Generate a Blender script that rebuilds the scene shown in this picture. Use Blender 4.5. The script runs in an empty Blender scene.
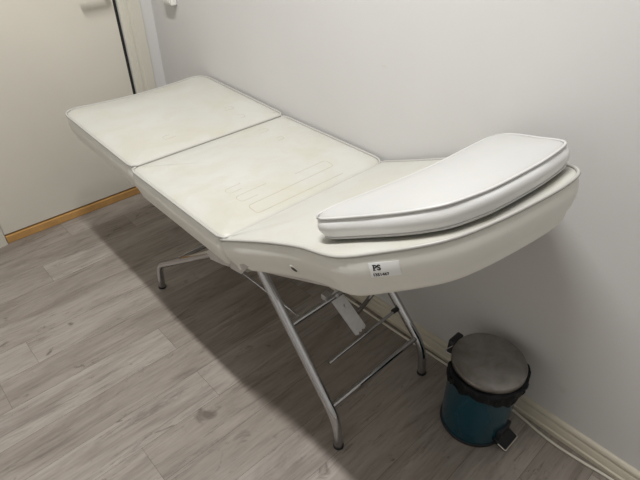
import bpy, bmesh, math, random
from mathutils import Vector, Matrix, noise
from mathutils.bvhtree import BVHTree

random.seed(7)
S = bpy.context.scene
COL = S.collection
PI = math.pi
WORLD = {}                       # world position of every object's origin


# ------------------------------------------------------------------ helpers
def empty(name, loc, label, cat, group=None):
    o = bpy.data.objects.new(name, None)
    o.empty_display_size = .1
    COL.objects.link(o)
    o.location = loc
    WORLD[o] = Vector(loc)
    o['label'] = label
    o['category'] = cat
    if group:
        o['group'] = group
    return o


def obj(name, bm, mat, parent=None, smooth=None, label=None):
    """Link a bmesh given in world coordinates as one mesh object, origin at its centre."""
    bm.verts.ensure_lookup_table()
    bmesh.ops.recalc_face_normals(bm, faces=bm.faces)
    lo = Vector([min(v.co[i] for v in bm.verts) for i in range(3)])
    hi = Vector([max(v.co[i] for v in bm.verts) for i in range(3)])
    c = (lo + hi) / 2
    for v in bm.verts:
        v.co -= c
    me = bpy.data.meshes.new(name)
    if smooth is not None:
        lim = math.radians(smooth)
        for f in bm.faces:
            f.smooth = True
        for e in bm.edges:
            if len(e.link_faces) == 2 and e.calc_face_angle(0) > lim:
                e.smooth = False
    bm.to_mesh(me)
    bm.free()
    o = bpy.data.objects.new(name, me)
    for m in (mat if isinstance(mat, (list, tuple)) else [mat]):
        me.materials.append(m)
    COL.objects.link(o)
    if parent:
        o.parent = parent
        o.location = c - WORLD[parent]
    else:
        o.location = c
    WORLD[o] = c
    if label:
        o['label'] = label
    return o


def struct(name, bm, mat, parent=None, smooth=None):
    o = obj(name, bm, mat, parent, smooth)
    if parent is None:
        o['kind'] = 'structure'
    return o


def box(bm, lo, hi, bev=0.0, seg=2, mi=0):
    lo, hi = Vector(lo), Vector(hi)
    r = bmesh.ops.create_cube(bm, size=1)
    vs = r['verts']
    for v in vs:
        v.co = Vector([(lo[i] + hi[i]) / 2 + v.co[i] * (hi[i] - lo[i]) for i in range(3)])
    fs = {f for v in vs for f in v.link_faces}
    for f in fs:
        f.material_index = mi
    if bev > 0:
        es = list({e for v in vs for e in v.link_edges})
        bmesh.ops.bevel(bm, geom=es, offset=bev, segments=seg, affect='EDGES', profile=.6)
    return bm


def frame_of(d):
    d = d.normalized()
    a = Vector((0, 0, 1)) if abs(d.z) < .9 else Vector((1, 0, 0))
    u = d.cross(a).normalized()
    return u, d.cross(u).normalized()


def tube(bm, pts, r, n=16, closed=False, cap=True):
    """Round tube along a polyline (parallel-transported rings)."""
    pts = [Vector(p) for p in pts]
    N = len(pts)
    rings = []
    u = None
    for i, p in enumerate(pts):
        if closed:
            d = pts[(i + 1) % N] - pts[i - 1]
        else:
            d = pts[min(i + 1, N - 1)] - pts[max(i - 1, 0)]
        d.normalize()
        if u is None:
            u, v = frame_of(d)
        else:
            u = (u - d * u.dot(d)).normalized()
            v = d.cross(u)
        rr = r[i] if isinstance(r, (list, tuple)) else r
        rings.append([bm.verts.new(p + (u * math.cos(2 * PI * k / n) + v * math.sin(2 * PI * k / n)) * rr) for k in range(n)])
    M = N if closed else N - 1
    for i in range(M):
        a, b = rings[i], rings[(i + 1) % N]
        if closed and i == N - 1:      # match the twist of the last ring to the first
            best = min(range(n), key=lambda s: (a[0].co - b[s].co).length)
            b = b[best:] + b[:best]
        for k in range(n):
            bm.faces.new((a[k], a[(k + 1) % n], b[(k + 1) % n], b[k]))
    if cap and not closed:
        bm.faces.new(rings[0])
        bm.faces.new(rings[-1])
    return bm


def bend(pts, rad, seg=8):
    """Round the inner corners of a polyline."""
    pts = [Vector(p) for p in pts]
    out = [pts[0]]
    for i in range(1, len(pts) - 1):
        a, b, c = pts[i - 1], pts[i], pts[i + 1]
        t = min(rad, (a - b).length * .48, (c - b).length * .48)
        p0, p1 = b + (a - b).normalized() * t, b + (c - b).normalized() * t
        for k in range(seg + 1):
            s = k / seg
            out.append(p0 * (1 - s) ** 2 + b * 2 * s * (1 - s) + p1 * s * s)
    out.append(pts[-1])
    return out


def lathe(bm, prof, c, n=64, cap0=True, cap1=True, jitter=None):
    rings = []
    for (r, z) in prof:
        ring = []
        for k in range(n):
            a = 2 * PI * k / n
            rr, zz = (r, z) if jitter is None else jitter(r, z, a)
            ring.append(bm.verts.new((c[0] + rr * math.cos(a), c[1] + rr * math.sin(a), c[2] + zz)))
        rings.append(ring)
    for a, b in zip(rings, rings[1:]):
        for k in range(n):
            bm.faces.new((a[k], a[(k + 1) % n], b[(k + 1) % n], b[k]))
    if cap0:
        bm.faces.new(rings[0])
    if cap1:
        bm.faces.new(rings[-1])
    return bm


def slab(bm, poly, axis, lo, hi):
    """Extrude a 2D polygon along an axis (0=x, 1=y, 2=z)."""
    def mk(p, t):
        q = list(p)
        q.insert(axis, t)
        return bm.verts.new(q)
    a = [mk(p, lo) for p in poly]
    b = [mk(p, hi) for p in poly]
    n = len(poly)
    bm.faces.new(a)
    bm.faces.new(b)
    for k in range(n):
        bm.faces.new((a[k], a[(k + 1) % n], b[(k + 1) % n], b[k]))
    return bm


# ------------------------------------------------------------------ materials
class NT:
    def __init__(s, name):
        m = bpy.data.materials.new(name)
        m.use_nodes = True
        s.m, s.t = m, m.node_tree
        s.b = s.t.nodes['Principled BSDF']

    def n(s, ty, **kw):
        nd = s.t.nodes.new(ty)
        for k, v in kw.items():
            if k in nd.inputs:
                nd.inputs[k].default_value = v
            else:
                setattr(nd, k, v)
        return nd

    def l(s, a, b):
        s.t.links.new(a, b)

    def ramp(s, fac, stops):
        r = s.n('ShaderNodeValToRGB')
        e = r.color_ramp.elements
        while len(e) < len(stops):
            e.new(.5)
        for el, (p, c) in zip(e, stops):
            el.position = p
            el.color = (*c, 1) if len(c) == 3 else c
        s.l(fac, r.inputs['Fac'])
        return r.outputs['Color']

    def mix(s, fac, a, b, mode='MIX'):
        m = s.n('ShaderNodeMix', data_type='RGBA', blend_type=mode)
        for v, i in ((fac, 0), (a, 6), (b, 7)):
            if hasattr(v, 'is_linked') or hasattr(v, 'links'):
                s.l(v, m.inputs[i])
            else:
                m.inputs[i].default_value = v if i == 0 else (*v, 1)
        return m.outputs[2]

    def noise(s, scale, detail=4, rough=.55, mapscale=None, coord='Object', dist=0.0):
        tc = s.n('ShaderNodeTexCoord')
        out = tc.outputs[coord]
        if mapscale:
            mp = s.n('ShaderNodeMapping')
            mp.inputs['Scale'].default_value = mapscale
            s.l(out, mp.inputs['Vector'])
            out = mp.outputs['Vector']
        nz = s.n('ShaderNodeTexNoise', Scale=scale, Detail=detail, Roughness=rough, Distortion=dist)
        s.l(out, nz.inputs['Vector'])
        return nz.outputs['Fac']

    def bump(s, h, strength=.2, dist=.002):
        b = s.n('ShaderNodeBump', Strength=strength, Distance=dist)
        s.l(h, b.inputs['Height'])
        s.l(b.outputs['Normal'], s.b.inputs['Normal'])

    def base(s, col=None, rough=.5, metal=0.0, **kw):
        if col is not None:
            if isinstance(col, tuple):
                s.b.inputs['Base Color'].default_value = (*col, 1)
            else:
                s.l(col, s.b.inputs['Base Color'])
        s.b.inputs['Roughness'].default_value = rough
        s.b.inputs['Metallic'].default_value = metal
        for k, v in kw.items():
            s.b.inputs[k.replace('_', ' ')].default_value = v
        return s.m


def plain(name, col, rough=.5, metal=0.0, var=.06, scale=14, bump=0.0, **kw):
    t = NT(name)
    f = t.noise(scale)
    a = tuple(c * (1 - var) for c in col)
    b = tuple(min(1, c * (1 + var)) for c in col)
    m = t.base(t.ramp(f, [(.3, a), (.7, b)]), rough, metal, **kw)
    if bump:
        t.bump(f, bump)
    return m


def mat_wall():
    t = NT('painted_wall')
    f = t.noise(2.2, 5)
    c = t.ramp(f, [(.25, (.615, .605, .592)), (.75, (.645, .636, .622))])
    # small faint scuffs
    sc = t.ramp(t.noise(9, 3, .6, (1, 1, 2.2)), [(.70, (1, 1, 1)), (.76, (.95, .94, .92))])
    c = t.mix(1.0, c, sc, 'MULTIPLY')
    t.bump(t.noise(160, 3), .08, .001)
    return t.base(c, .62)


def mat_vinyl(name, c0, c1, stain, amount, rough=.42, quilt=False):
    t = NT(name)
    f = t.noise(3.5, 4)
    c = t.ramp(f, [(.3, c0), (.7, c1)])
    st = t.ramp(t.noise(7, 6, .62, (1, .8, 1), 'Object', .6), [(.45, (0, 0, 0)), (.72, (amount,) * 3)])
    c = t.mix(st, c, stain)
    if quilt:                     # shallow channels of the worn quilting
        tc = t.n('ShaderNodeTexCoord')
        wv = t.n('ShaderNodeTexWave', Scale=6.6, Distortion=.6, Detail=1)
        t.l(tc.outputs['Object'], wv.inputs['Vector'])
        t.bump(wv.outputs['Fac'], .12, .006)
    else:
        t.bump(t.noise(420, 2), .10, .0006)
    return t.base(c, rough)


def mat_floor():
    t = NT('grey_oak_planks')
    at = t.n('ShaderNodeAttribute', attribute_name='plank')
    uv = t.n('ShaderNodeAttribute', attribute_name='grain')
    v = uv.outputs['Vector']

    def nz(scale, ms, detail=5, rough=.6, dist=0.0):
        mp = t.n('ShaderNodeMapping')
        mp.inputs['Scale'].default_value = ms
        t.l(v, mp.inputs['Vector'])
        n_ = t.n('ShaderNodeTexNoise', Scale=scale, Detail=detail, Roughness=rough, Distortion=dist)
        t.l(mp.outputs['Vector'], n_.inputs['Vector'])
        return n_.outputs['Fac']
    base = t.ramp(at.outputs['Fac'], [(0, (.262, .228, .196)), (.5, (.308, .272, .238)), (1, (.352, .316, .281))])
    fine = t.ramp(nz(6, (13, 1.0, 1), 8, .70, .3), [(.30, (.74, .73, .72)), (.5, (.98, .975, .97)), (.70, (1.12, 1.12, 1.12))])
    c = t.mix(1.0, base, fine, 'MULTIPLY')
    broad = t.ramp(nz(2.0, (4.2, 1.0, 1), 5, .62, 1.0), [(.34, (.76, .74, .73)), (.50, (1.01, 1.01, 1.01)), (.66, (1.14, 1.145, 1.15))])
    c = t.mix(1.0, c, broad, 'MULTIPLY')
    streak = t.ramp(nz(2.2, (10, .9, 1), 9, .78, .7), [(.545, (0, 0, 0)), (.62, (.60, .60, .60)), (.70, (.9, .9, .9))])
    c = t.mix(streak, c, (.150, .126, .108))
    crack = t.ramp(nz(3.6, (18, 1.6, 1), 10, .82, 1.0), [(.575, (0, 0, 0)), (.625, (.75, .75, .75))])
    c = t.mix(crack, c, (.135, .112, .098))
    # knots
    knot = t.ramp(nz(3.1, (2.4, 1.3, 1), 4, .6, 2.4), [(.635, (0, 0, 0)), (.73, (.85, .85, .85))])
    c = t.mix(knot, c, (.115, .093, .078))
    t.bump(nz(8, (18, 1.2, 1), 6, .65), .16, .001)
    return t.base(c, .46)


def mat_brushed(name, col, rough, dark=.78):
    t = NT(name)
    f = t.noise(18, 6, .65, None, 'Object', .8)
    c = t.ramp(f, [(.3, tuple(x * dark for x in col)), (.7, col)])
    r = t.ramp(f, [(.3, (rough * .8,) * 3), (.7, (rough * 1.25,) * 3)])
    t.l(r, t.b.inputs['Roughness'])
    m = t.base(c, rough, 1.0)
    return m


M = {
    'wall': mat_wall(),
    'ceiling': plain('ceiling_paint', (.62, .61, .60), .8, var=.02, scale=3),
    'trim': plain('ivory_gloss_trim', (.60, .555, .45), .38, var=.05, scale=6),
    'casing': plain('ivory_casing', (.60, .575, .495), .42, var=.005, scale=5),
    'door': plain('ivory_door', (.64, .608, .53), .45, var=.02, scale=3),
    'gap': plain('gap_shade', (.012, .011, .010), .8),
    'oak': plain('oak_threshold', (.50, .28, .095), .45, var=.18, scale=9),
    'floor': mat_floor(),
    'joint': plain('plank_joint', (.06, .052, .045), .8),
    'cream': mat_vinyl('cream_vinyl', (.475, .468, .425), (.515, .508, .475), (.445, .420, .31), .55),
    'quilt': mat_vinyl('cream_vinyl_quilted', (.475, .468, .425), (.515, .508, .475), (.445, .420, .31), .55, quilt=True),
    'side': mat_vinyl('cream_vinyl_side_lit', (.78, .765, .695), (.82, .805, .745), (.74, .70, .58), .18),  # same vinyl as the tops, lightened to stand in for side light
    'white_side_lit': mat_vinyl('white_vinyl_side_lit', (.72, .715, .70), (.75, .745, .73), (.70, .67, .62), .1, .36),  # pillow vinyl again, with side light painted into a brighter colour
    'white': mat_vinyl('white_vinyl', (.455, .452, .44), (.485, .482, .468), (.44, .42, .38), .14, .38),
    'piping': plain('vinyl_piping_shaded', (.43, .42, .39), .38, var=.03),  # greyed to paint in the shade along the piped edges
    'piping_white': plain('white_piping', (.54, .535, .52), .36, var=.02),
    'seam': plain('worn_seam', (.35, .315, .22), .6, var=.15, scale=30),
    'chrome': plain('chrome', (.52, .52, .53), .05, 1.0, var=.0),
    'steel': mat_brushed('galvanised_plate', (.72, .72, .72), .38),
    'lidsteel': mat_brushed('worn_lid_steel', (.36, .34, .32), .40, .62),
    'rubber': plain('black_rubber', (.012, .012, .013), .55),
    'black': plain('black_plastic', (.010, .011, .014), .38),
    'bag': plain('black_film', (.008, .010, .014), .24, var=.2, scale=60, bump=.25),
    'teal': plain('teal_lacquer', (.0008, .056, .088), .24, .25, var=.07, scale=8, Coat_Weight=.2, Coat_Roughness=.12),
    'paper': plain('label_paper', (.90, .90, .89), .5, var=.01),
    'ink': plain('label_ink', (.012, .012, .012), .6),
    'cable': plain('white_cable', (.70, .67, .58), .4, var=.03),
    'plastic': plain('white_plastic', (.78, .76, .72), .35, var=.02),
    'satin': plain('satin_metal', (.72, .69, .62), .34, .75, var=.03),
}
lamp = NT('lamp_diffuser')
lamp.b.inputs['Base Color'].default_value = (.9, .9, .9, 1)
lamp.b.inputs['Emission Color'].default_value = (1, .93, .82, 1)
lamp.b.inputs['Emission Strength'].default_value = 1.0
M['lamp'] = lamp.m

# ------------------------------------------------------------------ the room
X1, Y0, H = 3.5, -2.35, 2.8       # room: x 0..X1, y Y0..0
DY0, DY1, DH = -.945, -.165, 2.05  # door opening


def wallbox(name, lo, hi, mat):
    return struct(name, box(bmesh.new(), lo, hi), mat)


# floor of single planks laid across the room, with fine joints
def make_floor():
    bm = bmesh.new()
    pl = bm.verts.layers.float.new('plank')
    gr = bm.verts.layers.float_vector.new('grain')
    W, Lp, off = .14, 1.22, .005
    fixed = {5: -1.093, 6: -1.225, 7: -.695, 10: -.98, 0: -.70, 2: -.886}
    gap = .0004

    def quad(x0, x1, y0, y1, z, mi, a=0.0, o=(0, 0)):
        vs = []
        for x, y in ((x0, y0), (x1, y0), (x1, y1), (x0, y1)):
            v = bm.verts.new((x, y, z))
            v[pl] = a
            v[gr] = Vector((x + o[0], y + o[1], o[0] * .37))
            vs.append(v)
        f = bm.faces.new(vs)
        f.material_index = mi
    quad(-.15, X1, Y0, 0, -.0012, 1)
    k = -2
    while off + k * W < X1:
        x0, x1 = max(off + k * W, -.15), min(off + (k + 1) * W, X1)
        if x1 > x0 + .01:
            y = fixed.get(k, random.uniform(-1.2, 0))
            while y > Y0:
                y -= Lp
            while y < 0:
                a, b = max(y, Y0), min(y + Lp, 0)
                if b > a + .01:
                    quad(x0 + gap, x1 - gap, a + gap, b - gap, 0, 0, random.random(), (random.uniform(0, 40), random.uniform(0, 40)))
                y += Lp
        k += 1
    # underside so that the floor has thickness
    box(bm, (-.15, Y0, -.06), (X1, 0, -.004), mi=1)
    return struct('floor', bm, [M['floor'], M['joint']])


make_floor()
wallbox('ceiling', (-.12, Y0 - .12, H), (X1 + .12, .12, H + .1), M['ceiling'])
wallbox('wall_right', (-.12, 0, -.06), (X1 + .12, .12, H), M['wall'])
wallbox('wall_left', (-.12, Y0 - .12, -.06), (X1 + .12, Y0, H), M['wall'])
wallbox('wall_front', (X1, Y0, -.06), (X1 + .12, 0, H), M['wall'])
bm = bmesh.new()                  # the wall with the door opening
box(bm, (-.12, DY1, 0), (0, 0, H))
box(bm, (-.12, Y0, 0), (0, DY0, H))
box(bm, (-.12, DY0, DH), (0, DY1, H))
struct('wall_back', bm, M['wall'])

# door leaf with its black gap fill, oak threshold, casings
bm = bmesh.new()
box(bm, (-.045, DY0 + .002, .046), (-.003, DY1 - .015, DH - .012), .002)
door = struct('door_1', bm, M['door'])
bm = bmesh.new()
LZ = 1.000
lathe(bm, [(.026, 0), (.026, .007), (.022, .010)], (0, 0, 0), 32)
for v in bm.verts:
    v.co = Vector((v.co.z - .003, v.co.x - .212, v.co.y + LZ))
tube(bm, bend([(.005, -.212, LZ), (.046, -.212, LZ), (.048, -.335, LZ)], .014), .0115, 14)
struct('door_handle', bm, M['plastic'], door, 40)
bm = bmesh.new()                  # black fill painting the shade behind and in the gap around the leaf
box(bm, (-.118, DY0 + .001, .04), (-.05, DY1 - .001, DH - .001))
box(bm, (-.0495, DY1 - .0140, .04), (-.006, DY1 - .001, DH - .013))
struct('door_gap_fill', bm, M['gap'])
bm = bmesh.new()
box(bm, (-.10, DY0 + .002, 0.0005), (0.004, DY1 - .002, .038), .003)
struct('trim_1', bm, M['oak'])


def casing(name, y0, y1, s):
    """Moulded door casing: stepped profile extruded upward; s=1 inner edge on the -y side."""
    w = y1 - y0
    pr = [(0, 0), (.006, 0), (.010, .10), (.010, .26), (.015, .30), (.015, .36), (.011, .40), (.011, .48), (.018, .54), (.018, .97), (.016, 1), (0, 1)]
    bm = bmesh.new()
    slab(bm, [(x, (y0 + t * w) if s > 0 else (y1 - t * w)) for x, t in pr], 2, 0, DH + .07)
    return struct(name, bm, M['casing'])


casing('trim_2', DY1 + .001, -.062, 1)
casing('trim_3', DY0 - .117, DY0 - .001, -1)
bm = bmesh.new()
slab(bm, [(x, DH + .001 + t * .115) for x, t in [(0, 0), (.010, .1), (.010, .26), (.015, .3), (.015, .36), (.011, .4), (.018, .54), (.018, 1), (0, 1)]],
     1, DY0 - .117, -.062)
struct('trim_4', bm, M['casing'])

# moulded skirting
PROF = [(0, 0), (.018, 0), (.018, .014), (.0135, .018), (.0125, .040), (.0105, .0435), (.0080, .0455), (.0080, .0485), (.0115, .051),
        (.0125, .056), (.0115, .062), (.0075, .067), (.002, .069), (0, .069)]


def skirting(name, axis, lo, hi, base, sgn):
    bm = bmesh.new()
    if axis == 0:
        slab(bm, [(base + sgn * d, z) for d, z in PROF], 0, lo, hi)
    else:
        slab(bm, [(base + sgn * d, z) for d, z in PROF], 1, lo, hi)
    return struct(name, bm, M['trim'], None, 35)


skirting('baseboard_right', 0, 0.019, X1, 0, -1)
skirting('baseboard_left', 0, 0.019, X1, Y0, 1)
skirting('baseboard_front', 1, Y0 + .02, -.02, X1, -1)
skirting('baseboard_back', 1, Y0 + .02, DY0 - .119, 0, 1)

# white wall switch near the corner
sw = empty('wall_switch', (.208, 0, .99), 'small white box switch on the right wall near the corner, cut by the top edge', 'switch')
bm = bmesh.new()
box(bm, (.168, -.028, .952), (.248, -.0005, 1.032), .006, 3)
obj('switch_box', bm, M['plastic'], sw, 40)
bm = bmesh.new()
box(bm, (.178, -.033, .962), (.238, -.026, 1.022), .003, 2)
obj('rocker', bm, M['plastic'], sw, 40)

# ------------------------------------------------------------------ the treatment table
TC = -.327                        # centre line of the table (y)
table = empty('treatment_table', (1.25, TC, 0),
              'white vinyl folding treatment table on chrome legs along the wall, backrest raised', 'treatment table')


def rrect(a0, a1, b0, b1, radii, seg=10, step=.02):
    """Dense rounded rectangle; radii for corners (a0b0, a1b0, a1b1, a0b1)."""
    cs = [(a0, b0, radii[0], PI), (a1, b0, radii[1], 1.5 * PI), (a1, b1, radii[2], 0), (a0, b1, radii[3], .5 * PI)]
    pts = []
    for (a, b, r, t0) in cs:
        ca = a + r if a == a0 else a - r
        cb = b + r if b == b0 else b - r
        for k in range(seg + 1):
            t = t0 + .5 * PI * k / seg
            pts.append(Vector((ca + r * math.cos(t), cb + r * math.sin(t))))
    return resample(pts, step)


def resample(pts, step):
    n = len(pts)
    seg = [(pts[(i + 1) % n] - pts[i]).length for i in range(n)]
    tot = sum(seg)
    N = int(tot / step)
    out, i, acc = [], 0, 0.0
    for k in range(N):
        s = tot * k / N
        while acc + seg[i] < s:
            acc += seg[i]
            i += 1
        out.append(pts[i].lerp(pts[(i + 1) % n], (s - acc) / max(seg[i], 1e-9)))
    return out


def catmull(ctrl, sharp=(), per=12, step=.02):
    n = len(ctrl)
    P = [Vector(c) for c in ctrl]
    pts = []
    for i in range(n):
        p0, p1, p2, p3 = P[i - 1], P[i], P[(i + 1) % n], P[(i + 2) % n]
        if i in sharp:
            p0 = p1 - (p2 - p1)
        if (i + 1) % n in sharp:
            p3 = p2 + (p2 - p1)
        for k in range(per):
            t = k / per
            pts.append(.5 * ((2 * p1) + (p2 - p0) * t + (2 * p0 - 5 * p1 + 4 * p2 - p3) * t * t + (3 * p1 - p0 - 3 * p2 + p3) * t ** 3))
    return resample(pts, step)


def inset(loop, d):
    n = len(loop)
    out = []
    for i in range(n):
        t = (loop[(i + 1) % n] - loop[i - 1]).normalized()
        nrm = Vector((-t.y, t.x))     # inward for a counter-clockwise loop
        dd = d(loop[i]) if callable(d) else d
        out.append(loop[i] + nrm * dd)
    return out


def cushion(name, parent, loop, h, crown, to_world, mat, side_mat, pip_mat, under=None, cen=None, bulge=.009, rb=.016, pip=.0034,
            bottom_pipe=False, wav=0.0, seed=0):
    """Upholstered pad: rounded underside, bulging side, piped top edge, crowned top."""
    area = sum(loop[i - 1].x * p.y - p.x * loop[i - 1].y for i, p in enumerate(loop))
    if area < 0:
        loop = loop[::-1]
    n = len(loop)
    c = cen or sum(loop, Vector((0, 0))) / n
    bm = bmesh.new()
    und = under or (lambda p: 0.0)

    def ring(l2, z):
        return [bm.verts.new(to_world(p.x, p.y, z(p) if callable(z) else z)) for p in l2]
    R = []
    side_n = []
    # underside from the centre outwards
    for t in (.3, .7, .9):
        l2 = inset(loop, lambda p: rb + und(p))
        R.append((ring([c + (p - c) * t for p in l2], 0), 1))
    for k in range(6):               # bottom roll
        a = .5 * PI * k / 5
        R.append((ring(inset(loop, lambda p: rb * (1 - math.sin(a)) + und(p)), rb * (1 - math.cos(a))), 1))
    for s in (.2, .4, .6, .8):       # side
        z = rb + (h - rb) * s

        def dd(p, s=s):
            w = wav * noise.noise(Vector((p.x * 9, p.y * 9, s * 2 + seed)))
            return und(p) * (1 - s) ** 1.3 - bulge * math.sin(PI * s) + w
        R.append((ring(inset(loop, dd), z), 1))
    R.append((ring(inset(loop, 0.0008), h - .001), 1))
    ntop = len(R)
    # top: tight roll inside the piping, then the crown
    def top_z(p, t, e):
        return h + e + wav * 1.5 * noise.noise(Vector((p.x * 6, p.y * 6, 5 + seed)))
    for d, e in ((.004, .0016), (.010, .0045), (.018, .0075), (.028, .0100)):
        R.append((ring(inset(loop, d), lambda p, e=e: h + e * min(1, crown / .01)), 0))
    base = inset(loop, .028)
    e0 = .0100 * min(1, crown / .01)
    for t in (.94, .86, .76, .64, .5, .36, .2, .08):
        f = 1 - t ** 3.0
        R.append((ring([c + (p - c) * t for p in base], lambda p, f=f: top_z(p, 0, e0 + crown * f)), 0))
    for (a, _), (b, mi) in zip(R, R[1:]):
        for k in range(n):
            f = bm.faces.new((a[k], a[(k + 1) % n], b[(k + 1) % n], b[k]))
            f.material_index = 1 if mi else 0
    f = bm.faces.new(R[0][0])
    f.material_index = 1
    bm.faces.new(R[-1][0])
    bm.normal_update()
    bmesh.ops.recalc_face_normals(bm, faces=bm.faces)
    tree = BVHTree.FromBMesh(bm)
    o = obj(name, bm, [mat, side_mat], parent, 60) if parent else None
    return o, tree, loop, bm


def piping(parent, loop, z, to_world, mat, r=.0040, d=-.0030):
    bm = bmesh.new()
    l2 = inset(loop, d)
    tube(bm, [to_world(p.x, p.y, z) for p in l2], r, 8, closed=True)
    return obj('piping', bm, mat, parent, 80)


flat = lambda base: (lambda a, b, z: Vector((a, b, base + z)))
CH = .104

# foot section
loopF = rrect(.397, .9682, TC - .309, TC + .309, (.065, .02, .02, .065))


def footw(a, b, z):
    v = (b - TC) / .31
    e = max(0.0, min(1.0, (.53 - a) / .14))
    sag = .016 * (1 - min(1, v * v)) * e * e * (3 - 2 * e) * (z / CH)
    return Vector((a, b, .578 + z - (a - .70) * .030 - sag))


foot, treeF, loopF2, _ = cushion('foot_cushion', table, loopF, CH, .006, footw, M['cream'], M['side'], M['piping'],
                                 under=lambda p: .010, wav=.0012, seed=1)
piping(foot, loopF2, CH, footw, M['piping'])
# seat section
loopS = rrect(.969, 1.483, TC - .315, TC + .309, (.022, .024, .040, .022))
seatw = flat(.564)
seat, treeS, loopS2, _ = cushion('seat_cushion', table, loopS, CH + .001, .008, seatw, M['quilt'], M['side'], M['piping'],
                                 under=lambda p: .008, wav=.0012, seed=4)
piping(seat, loopS2, CH + .001, seatw, M['piping'])
# backrest: shouldered plan with a rounded head end, tilted up
SL = math.atan(.44)
HX, HZ = 1.466, .659
ex = Vector((math.cos(SL), 0, math.sin(SL)))
ez = Vector((-math.sin(SL), 0, math.cos(SL)))
BT = .100
backw = lambda a, b, z: Vector((HX, b, HZ)) + ex * a + ez * (z - BT)
left = [(.004, -.641), (.10, -.629), (.20, -.620), (.314, -.619), (.39, -.630), (.44, -.637), (.48, -.633), (.52, -.613), (.60, -.563), (.648, -.513),
        (.681, -.433), (.704, -.336), (.714, -.268)]
right = [(.7140, -.208), (.701, -.172), (.677, -.145), (.63, -.112), (.57, -.070), (.51, -.036), (.46, -.020), (.40, -.020), (.31, -.027), (.20, -.027),
         (.10, -.022), (.004, -.014)]
ctrl = left + right
loopB = catmull(ctrl, sharp=(0, len(ctrl) - 1))


def under_back(p):
    if p.x < .05:
        return .016
    return .010 + .020 * max(0, min(1, (p.x - .45) / .25))


back, treeB, loopB2, _ = cushion('backrest_cushion', table, loopB, BT, .004, backw, M['cream'], M['side'], M['piping'],
                                 under=under_back, cen=Vector((.36, TC)), rb=.020, bulge=.009, wav=.0, seed=9)
piping(back, loopB2, BT, backw, M['piping'])


# serpentine worn quilting lines pressed into the tops
def seam_line(parent, tree, pts, r=.0010):
    pts = bend([Vector((x, y, 0)) for x, y in pts], .014, 6)
    dense = []
    for a, b in zip(pts, pts[1:]):
        k = max(1, int((b - a).length / .012))
        dense += [a.lerp(b, i / k) for i in range(k)]
    dense.append(pts[-1])
    out = []
    for p in dense:
        hit = tree.ray_cast(Vector((p.x, p.y, 2)), Vector((0, 0, -1)))
        if hit[0]:
            out.append(hit[0] - Vector((0, 0, r * .55)))
    bm = bmesh.new()
    tube(bm, out, r, 6)
    return obj('quilting_seam', bm, M['seam'], parent, 80, label='yellowed quilting line')


def serp(x0, dx, y0, y1, n, first_low=True):
    pts = []
    for i in range(n):
        lo, hi = (y0, y1) if (i % 2 == 0) == first_low else (y1, y0)
        pts += [(x0 + i * dx, lo), (x0 + i * dx, hi)]
    return pts


seam_line(seat, treeS, [(1.456, -.18), (1.456, -.512), (1.412, -.512), (1.408, -.172), (1.366, -.172), (1.368, -.30)])
seam_line(seat, treeS, [(1.386, -.455), (1.386, -.514), (1.354, -.514), (1.352, -.40)])
seam_line(seat, treeS, [(1.328, -.470), (1.328, -.514), (1.300, -.514), (1.300, -.455)])
seam_line(seat, treeS, [(1.032, -.185), (1.032, -.155), (1.062, -.155), (1.062, -.20)])
seam_line(seat, treeS, [(1.130, -.180), (1.130, -.160), (1.152, -.160), (1.152, -.19)])
seam_line(foot, treeF, [(.795, -.165), (.795, -.135), (.820, -.135), (.820, -.18)])
seam_line(foot, treeF, [(.880, -.165), (.880, -.145), (.906, -.145), (.906, -.17)])
seam_line(foot, treeF, [(.86, -.44), (.86, -.47), (.885, -.47), (.885, -.43)])


# place small things on the left side of the backrest
def side_frame(u, w_):
    """Point and axes on the backrest's outer side: u along, w_ below the top edge."""
    pts = [p for p in loopB2 if p.y < TC]
    i = min(range(len(loopB2)), key=lambda k: abs(loopB2[k].x - u) + (10 if loopB2[k].y > TC else 0))
    n = len(loopB2)
    t2 = (loopB2[(i + 1) % n] - loopB2[i - 1]).normalized()
    if t2.x < 0:
        t2 = -t2
    nout = Vector((t2.y, -t2.x))
    wp = backw(loopB2[i].x, loopB2[i].y, BT - w_)
    T = ex * t2.x + Vector((0, 1, 0)) * t2.y
    N = ex * nout.x + Vector((0, 1, 0)) * nout.y
    hit = treeB.ray_cast(wp + N * .1, -N)
    return (hit[0] if hit[0] else wp), T, hit[1] if hit[0] else N


# grommet and black disc painting the shade inside the armrest socket
def disc_on(parent, name, P, N, r0, r1, depth, mat, smooth=40):
    u, v = frame_of(N)
    bm = bmesh.new()
    n = 28
    prof = [(r0, -.004), (r0, depth), (r0 - .0012, depth + .0008), (r1 + .001, depth + .0006), (r1, depth - .001), (r1, -.004)] if r1 > 0 \
        else [(r0, -.004), (r0, depth)]
    rings = [[bm.verts.new(P + (u * math.cos(2 * PI * k / n) + v * math.sin(2 * PI * k / n)) * r + N * z) for k in range(n)] for r, z in prof]
    for a, b in zip(rings, rings[1:]):
        for k in range(n):
            bm.faces.new((a[k], a[(k + 1) % n], b[(k + 1) % n], b[k]))
    if r1 <= 0:
        bm.faces.new(rings[-1])
    return obj(name, bm, mat, parent, smooth)


P, T, N = side_frame(.262, .064)
gr = disc_on(back, 'grommet', P, N, .0145, .0085, .0008, M['side'])
disc_on(gr, 'socket_hole_shade', P, N, .0083, 0, .0012, M['black'])


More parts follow.
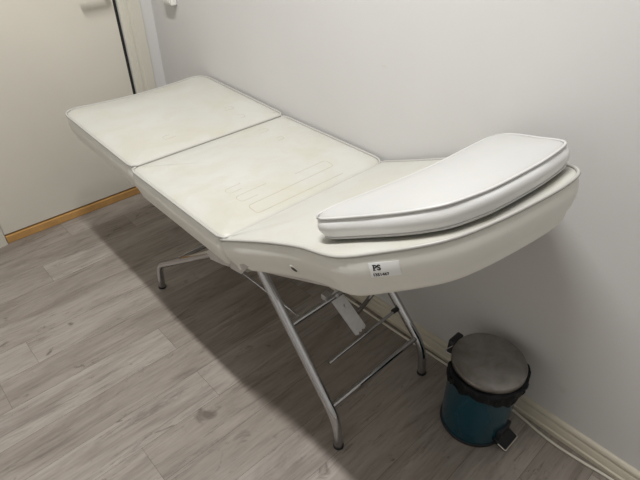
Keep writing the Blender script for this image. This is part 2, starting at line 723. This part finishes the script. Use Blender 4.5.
# asset label: curved white sticker with lettering
def text_mesh(body, size, bold=0.0):
    cu = bpy.data.curves.new('txt', 'FONT')
    cu.body = body
    cu.size = size
    cu.offset = bold
    cu.align_x = 'LEFT'
    cu.resolution_u = 3
    to = bpy.data.objects.new('txt', cu)
    COL.objects.link(to)
    dg = bpy.context.evaluated_depsgraph_get()
    dg.update()
    me = bpy.data.meshes.new_from_object(to.evaluated_get(dg))
    bpy.data.objects.remove(to)
    bpy.data.curves.remove(cu)
    bm = bmesh.new()
    bm.from_mesh(me)
    bpy.data.meshes.remove(me)
    return bm


ARC = [0.0]
for i_ in range(len(loopB2)):
    ARC.append(ARC[-1] + (loopB2[(i_ + 1) % len(loopB2)] - loopB2[i_]).length)


def side_point(arc, w_, lift):
    """Backrest side surface: arc length along the outline, w_ below the top edge (the same profile as the pad's side)."""
    n = len(loopB2)
    arc %= ARC[-1]
    i = max(k for k in range(n) if ARC[k] <= arc)
    f = (arc - ARC[i]) / (ARC[i + 1] - ARC[i])

    def at(k):
        p = loopB2[k % n]
        t = (loopB2[(k + 1) % n] - loopB2[k - 1]).normalized()
        rb = .020
        s = (BT - w_ - rb) / (BT - rb)
        d = under_back(p) * (1 - s) ** 1.3 - .009 * math.sin(PI * s) - lift
        return p + Vector((-t.y, t.x)) * d
    q = at(i).lerp(at(i + 1), f)
    return backw(q.x, q.y, BT - w_)


i0 = min(range(len(loopB2)), key=lambda k: abs(loopB2[k].x - .522) + (10 if loopB2[k].y > TC else 0))
LDIR = 1 if loopB2[(i0 + 1) % len(loopB2)].x > loopB2[i0].x else -1
LA, LW = ARC[i0] + LDIR * .027, .034
c_, s_ = math.cos(math.radians(-3)), math.sin(math.radians(-3))


def to_label(x, y, lift):
    return side_point(LA + LDIR * (x * c_ - y * s_), LW - (x * s_ + y * c_), lift)


LW2, LH2 = .0285, .0155
bm = bmesh.new()
nx, ny = 14, 6
G = [[[bm.verts.new(to_label(-LW2 + 2 * LW2 * i / nx, -LH2 + 2 * LH2 * j / ny, lift)) for i in range(nx + 1)] for j in range(ny + 1)]
     for lift in (.0016, .0004)]
for g in G:
    for j in range(ny):
        for i in range(nx):
            bm.faces.new((g[j][i], g[j][i + 1], g[j + 1][i + 1], g[j + 1][i]))
a, b = G
for i in range(nx):
    for j in (0, ny):
        bm.faces.new((a[j][i], a[j][i + 1], b[j][i + 1], b[j][i]))
for j in range(ny):
    for i in (0, nx):
        bm.faces.new((a[j][i], a[j + 1][i], b[j + 1][i], b[j][i]))
lab = obj('asset_label', bm, M['paper'], back, 60, label='white asset sticker printed PS 1351467')


def put_text(body, size, x, y, bold, name, extra=()):
    bm = text_mesh(body, size, bold)
    for lo, hi in extra:
        vs = [bm.verts.new((px, py, 0)) for px, py in ((lo[0], lo[1]), (hi[0], lo[1]), (hi[0], hi[1]), (lo[0], hi[1]))]
        bm.faces.new(vs)
    for v in bm.verts:
        v.co = to_label(x + v.co.x, y + v.co.y, .0024)
    return obj(name, bm, M['ink'], lab)


# heavy slab-serif capitals, then the number under them
put_text('PS', .0155, -.0215, .0005, .0006, 'logo_lettering',
         extra=[((-.0004, -.0006), (.0050, .0010)), ((-.0004, .0098), (.0030, .0114))])
put_text('1351467', .0088, -.0245, -.0125, .0003, 'number_lettering')


# ---- under-frame
def leg(pts, r, foot):
    bm = bmesh.new()
    tube(bm, bend(pts, .07, 10), r, 20)
    o = obj('leg', bm, M['chrome'], table, 60)
    b = bmesh.new()
    fx, fy, _ = foot
    lathe(b, [(r + .0005, .0), (r + .0018, .001), (r + .0018, .006), (r + .0006, .008), (r + .0006, .010)], (fx, fy, 0), 28)
    obj('rubber_foot', b, M['rubber'], o, 50)
    return o


LR = .0145
for s in (-1, 1):
    leg([(1.812, TC + s * .206, .004), (1.800, TC + s * .206, .118), (1.40, TC + s * .190, .548)], LR, (1.812, TC + s * .206, 0))
for s in (-1, 1):
    leg([(.779, TC + s * .236, .004), (.795, TC + s * .236, .128), (1.34, TC + s * .236, .510), (1.40, TC + s * .236, .548)], LR,
        (.779, TC + s * .236, 0))


def rod(name, pts, r, mat, parent=table, n=14):
    bm = bmesh.new()
    tube(bm, pts, r, n)
    return obj(name, bm, mat, parent, 60)


rod('crossbar', [(1.772, TC - .198, .150), (1.772, TC + .198, .150)], .0085, M['chrome'])
rod('crossbar', [(.850, TC - .228, .158), (.850, TC + .228, .158)], .009, M['chrome'])
rod('crossbar', [(1.585, TC - .195, .346), (1.585, TC + .195, .346)], .010, M['chrome'])
# release rod with a black end cap on the far leg
rr_ = rod('release_rod', [(1.690, TC - .132, .219), (1.690, TC + .190, .236)], .0052, M['chrome'])
b = bmesh.new()
tube(b, [(1.6885, TC + .166, .236), (1.690, TC + .193, .236)], .0085, 14)
obj('end_cap', b, M['rubber'], rr_, 50)
# slotted ratchet plate in the plane of the front legs
pa, pb = Vector((1.578, -.334, .358)), Vector((1.685, -.311, .246))
dirp = (pb - pa).normalized()
pn = Vector((.68, 0, .73))
pw = dirp.cross(pn).normalized()
pn = pw.cross(dirp).normalized()
bm = bmesh.new()
hw, ht = .026, .0016
outl = [(-hw, 0), (hw, 0)]
L = (pb - pa).length
teeth = [(hw, L - .006), (hw * .55, L), (hw * .3, L - .007), (0, L), (-hw * .3, L - .007), (-hw * .55, L), (-hw, L - .006)]
poly = outl + teeth
va = [bm.verts.new(pa + pw * x + dirp * y + pn * ht) for x, y in poly]
vb = [bm.verts.new(pa + pw * x + dirp * y - pn * ht) for x, y in poly]
bm.faces.new(va)
bm.faces.new(vb)
for k in range(len(poly)):
    bm.faces.new((va[k], va[(k + 1) % len(poly)], vb[(k + 1) % len(poly)], vb[k]))
rp = obj('ratchet_plate', bm, M['steel'], table)
for t, ox in ((.014, 0), (.058, -.006)):
    b = bmesh.new()
    q = pa + dirp * t + pw * ox
    tube(b, [q - pn * .004, q + pn * .007], [.0065, .0060], 14)
    obj('bolt', b, M['steel'], rp, 50)
b = bmesh.new()
box(b, (1.566, -.378, .352), (1.592, -.352, .372), .003)
obj('pivot_block', b, M['steel'], table, 50)
# bail that carries the backrest
rod('support_bail', bend([(1.812, -.25, .668), (1.600, -.25, .212), (1.594, -.252, .203), (1.612, -.300, .232)], .012), .0075, M['chrome'])
# backrest linkage rod on the near side
rod('linkage_rod', [(1.165, -.486, .352), (1.572, -.481, .356), (1.585, -.478, .352)], .0038, M['chrome'])

# hinge plates either side of the seat-backrest joint
for s in (-1, 1):
    y0 = TC + s * .297
    ya, yb = sorted((y0, y0 - s * .004))
    bm = bmesh.new()
    slab(bm, [(1.462, .650), (1.405, .610), (1.345, .540), (1.362, .524), (1.424, .541), (1.464, .556)], 1, ya, yb)
    o = obj('hinge_plate', bm, M['steel'], table)
    bm = bmesh.new()
    slab(bm, [(1.468, .645), (1.467, .554), (1.518, .564), (1.560, .615), (1.52, .630)], 1, ya, yb)
    obj('hinge_plate', bm, M['steel'], table)
    bm = bmesh.new()
    tube(bm, [(1.470, y0 - s * .006, .640), (1.470, y0 + s * .006, .640)], .006, 14)
    obj('hinge_pin', bm, M['steel'], o, 50)
# rails that carry the pads
for s in (-1, 1):
    y0 = TC + s * .236
    bm = bmesh.new()
    box(bm, (.44, y0 - .012, .542), (.950, y0 + .012, .5705))
    obj('frame_rail', bm, M['steel'], table)
    bm = bmesh.new()
    box(bm, (.952, y0 - .012, .532), (1.455, y0 + .012, .5635))
    obj('frame_rail', bm, M['steel'], table)
    bm = bmesh.new()
    v = [backw(u, y0 + dy, z) for u in (.03, .34) for dy in (-.012, .012) for z in (-.022, -.0005)]
    vs = [bm.verts.new(p) for p in v]
    for f in ((0, 1, 3, 2), (4, 5, 7, 6), (0, 1, 5, 4), (2, 3, 7, 6), (0, 2, 6, 4), (1, 3, 7, 5)):
        bm.faces.new([vs[i] for i in f])
    obj('frame_rail', bm, M['steel'], table)

# ------------------------------------------------------------------ loose head pillow
pil = empty('head_pillow', backw(.50, TC, BT + .01), 'loose white D-shaped head pillow lying on the raised backrest', 'pillow')
PT = .049
pilw = lambda a, b, z: backw(a, b, BT + .0095 + z)
pctrl = [(.371, -.586), (.364, -.558), (.374, -.505), (.395, -.440), (.415, -.370), (.430, -.300), (.436, -.220), (.438, -.140), (.446, -.068), (.476, -.046),
         (.525, -.066), (.600, -.112), (.655, -.143), (.684, -.172), (.693, -.225), (.693, -.306), (.678, -.418), (.659, -.470), (.637, -.508), (.605, -.533),
         (.560, -.555), (.480, -.580), (.425, -.595), (.393, -.599)]
loopP = catmull(pctrl, step=.016)
pc, treeP, loopP2, _ = cushion('pad', pil, loopP, PT, .010, pilw, M['white'], M['white_side_lit'], M['piping_white'], under=lambda p: .003,
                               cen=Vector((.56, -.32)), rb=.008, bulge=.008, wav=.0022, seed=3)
piping(pc, loopP2, PT, pilw, M['piping_white'], r=.0030, d=-.0020)
piping(pc, inset(loopP2, .006), .006, pilw, M['piping_white'], r=.0022)

# ------------------------------------------------------------------ pedal bin
BX, BY = 2.040, -.150
bin_ = empty('pedal_bin', (BX, BY, 0), 'teal pedal bin with a worn steel lid standing by the skirting', 'bin')
bm = bmesh.new()
lathe(bm, [(.096, .006), (.0985, .008), (.100, .02), (.1025, .14), (.105, .258), (.1065, .262), (.1055, .2645), (.1005, .2645), (.098, .20), (.095, .012)],
      (BX, BY, 0), 72, True, True)
body = obj('body', bm, M['teal'], bin_, 40)
bm = bmesh.new()
lathe(bm, [(.094, 0), (.1005, 0), (.1025, .003), (.1025, .011), (.1005, .013), (.094, .013)], (BX, BY, 0), 72)
obj('base_ring', bm, M['rubber'], bin_, 40)
bm = bmesh.new()
lathe(bm, [(.1030, .2690), (.1060, .2692), (.1075, .271), (.1075, .283), (.1060, .2865), (.101, .289), (.090, .2910), (.07, .2925), (.03, .294), (.008, .294)],
      (BX, BY, 0), 72)
lid = obj('lid', bm, M['lidsteel'], bin_, 40)
# hinge block and wire handle at the back
bm = bmesh.new()
box(bm, (BX - .128, BY - .022, .232), (BX - .1065, BY + .030, .287), .006, 3)
hb = obj('lid_hinge', bm, M['black'], bin_, 40)
rod('wire_handle', bend([(BX - .108, BY - .018, .275), (BX - .122, BY - .046, .262), (BX - .098, BY - .045, .264)], .012), .0017, M['chrome'], bin_, 8)
# pedal in its slot
bm = bmesh.new()
box(bm, (BX + .080, BY - .032, .010), (BX + .1075, BY + .032, .072), .006, 3)
obj('pedal_slot', bm, M['black'], bin_, 40)
bm = bmesh.new()
va = [(BX + .088, .040), (BX + .100, .040), (BX + .112, .030), (BX + .136, .025), (BX + .136, .013), (BX + .110, .016), (BX + .096, .026), (BX + .088, .026)]
slab(bm, va, 1, BY - .037, BY + .033)
bmesh.ops.bevel(bm, geom=bm.edges[:], offset=.0015, segments=2, affect='EDGES')
pd = obj('pedal', bm, M['black'], bin_, 40)
bm = bmesh.new()
tube(bm, bend([(BX + .110, BY - .0375, .028), (BX + .1368, BY - .0375, .022), (BX + .1368, BY + .0335, .022), (BX + .110, BY + .0335, .028)], .005), .0020, 8)
obj('pedal_edge', bm, M['satin'], pd, 60, label='bright metal pedal edge')

# black bag folded out over the rim, crumpled
bm = bmesh.new()
nb = 150


def bag_ring(r, z, amp, f, ph, zamp):
    out = []
    for k in range(nb):
        a = 2 * PI * k / nb
        d = Vector((math.cos(a) * f, math.sin(a) * f, ph))
        w = noise.noise(d) + .5 * noise.noise(d * 2.3)
        wz = noise.noise(d * .55 + Vector((3, 1, ph)))
        fl = max(0, math.cos(a - .75)) ** 3 * (1 if z < .2665 and r > .108 else 0)
        r_, a_, z_, za_ = r + .004 * fl, amp, z, zamp
        wz += fl * (1.0 if z > .25 else .3)
        if math.cos(a - PI) > .78 and r > .1:      # tucked flat behind the hinge
            r_, a_, z_, za_ = min(r, .1062), 0, max(z, .2658), 0
        out.append(bm.verts.new((BX + (r_ + a_ * w) * math.cos(a), BY + (r_ + a_ * w) * math.sin(a), z_ + za_ * wz)))
    return out


RB = [bag_ring(.0965, .235, 0, 1, 0, 0), bag_ring(.0985, .2660, 0, 1, 0, 0), bag_ring(.1065, .2668, 0, 4, 0, .0),
      bag_ring(.1125, .2640, .0020, 5, 1, .0015), bag_ring(.1155, .256, .0050, 6, 1.3, .005), bag_ring(.1150, .246, .0056, 7, 2.2, .010),
      bag_ring(.1155, .238, .0050, 7, 3.1, .016), bag_ring(.1150, .228, .0050, 8, 3.6, .026)]
for a, b in zip(RB, RB[1:]):
    for k in range(nb):
        bm.faces.new((a[k], a[(k + 1) % nb], b[(k + 1) % nb], b[k]))
bmesh.ops.solidify(bm, geom=bm.faces[:], thickness=.0004)
bag = obj('bin_bag', bm, M['bag'], None, 30)
bag['label'] = 'crumpled black plastic bin bag folded over the rim of the teal bin'
bag['category'] = 'bin bag'

# white cable on the floor along the skirting
pts = [(.60, -.050), (.95, -.046), (1.30, -.044), (1.47, -.042), (1.60, -.040), (1.72, -.036), (1.86, -.030), (1.98, -.028), (2.10, -.028), (2.155, -.033), (2.22, -.042), (2.29, -.044), (2.36, -.038),
       (2.44, -.030), (2.60, -.029), (2.9, -.028), (3.3, -.03)]
V = [Vector((x, y, .0045)) for x, y in pts]
sm = []
for i in range(len(V) - 1):
    p0, p1, p2, p3 = V[max(i - 1, 0)], V[i], V[i + 1], V[min(i + 2, len(V) - 1)]
    for k in range(8):
        t = k / 8
        sm.append(.5 * ((2 * p1) + (p2 - p0) * t + (2 * p0 - 5 * p1 + 4 * p2 - p3) * t * t + (3 * p1 - p0 - 3 * p2 + p3) * t ** 3))
sm.append(V[-1])
bm = bmesh.new()
tube(bm, sm, .0042, 10)
cab = obj('cable', bm, M['cable'], None, 80)
cab['label'] = 'thin white cable running along the floor beside the skirting'
cab['category'] = 'cable'

# ------------------------------------------------------------------ ceiling lamp
LX, LY = 1.50, -.75
cl = empty('ceiling_lamp', (LX, LY, H), 'slim white ceiling batten lamp above the table', 'lamp')
bm = bmesh.new()
box(bm, (LX - .52, LY - .07, H - .045), (LX + .52, LY + .07, H - .0005), .006)
obj('housing', bm, M['plastic'], cl, 40)
bm = bmesh.new()
box(bm, (LX - .50, LY - .05, H - .053), (LX + .50, LY + .05, H - .046), .002)
obj('diffuser', bm, M['lamp'], cl, 40)
li = bpy.data.lights.new('lamp_light', 'AREA')
li.shape = 'RECTANGLE'
li.size, li.size_y = .95, .07
li.energy = 51
li.color = (1, .995, .985)
lo = bpy.data.objects.new('lamp_light', li)
lo.location = (LX, LY, H - .056)
COL.objects.link(lo)

w = bpy.data.worlds.new('World')
S.world = w
w.use_nodes = True
w.node_tree.nodes['Background'].inputs['Color'].default_value = (.9, .95, 1, 1)
w.node_tree.nodes['Background'].inputs['Strength'].default_value = .02

# ------------------------------------------------------------------ camera
yaw, pitch, roll = 0.7507878946, 0.6354019363, -0.0008752762
f = Vector((-math.cos(yaw) * math.cos(pitch), math.sin(yaw) * math.cos(pitch), -math.sin(pitch)))
r0 = f.cross(Vector((0, 0, 1))).normalized()
u0 = r0.cross(f)
c_, s_ = math.cos(roll), math.sin(roll)
rt, up = r0 * c_ + u0 * s_, u0 * c_ - r0 * s_
cd = bpy.data.cameras.new('camera')
cd.sensor_width = 36
cd.sensor_fit = 'HORIZONTAL'
cd.lens = 506.830280 / 640 * 36
cd.clip_start = .02
cam = bpy.data.objects.new('camera', cd)
cam.matrix_world = Matrix(((rt.x, up.x, -f.x, 2.4187697), (rt.y, up.y, -f.y, -1.1760756), (rt.z, up.z, -f.z, 1.44), (0, 0, 0, 1)))
COL.objects.link(cam)
S.camera = cam

vs_ = S.view_settings
vs_.view_transform = 'Standard'
vs_.look = 'None'
vs_.exposure = 0.0
vs_.gamma = 1
vs_.use_curve_mapping = False
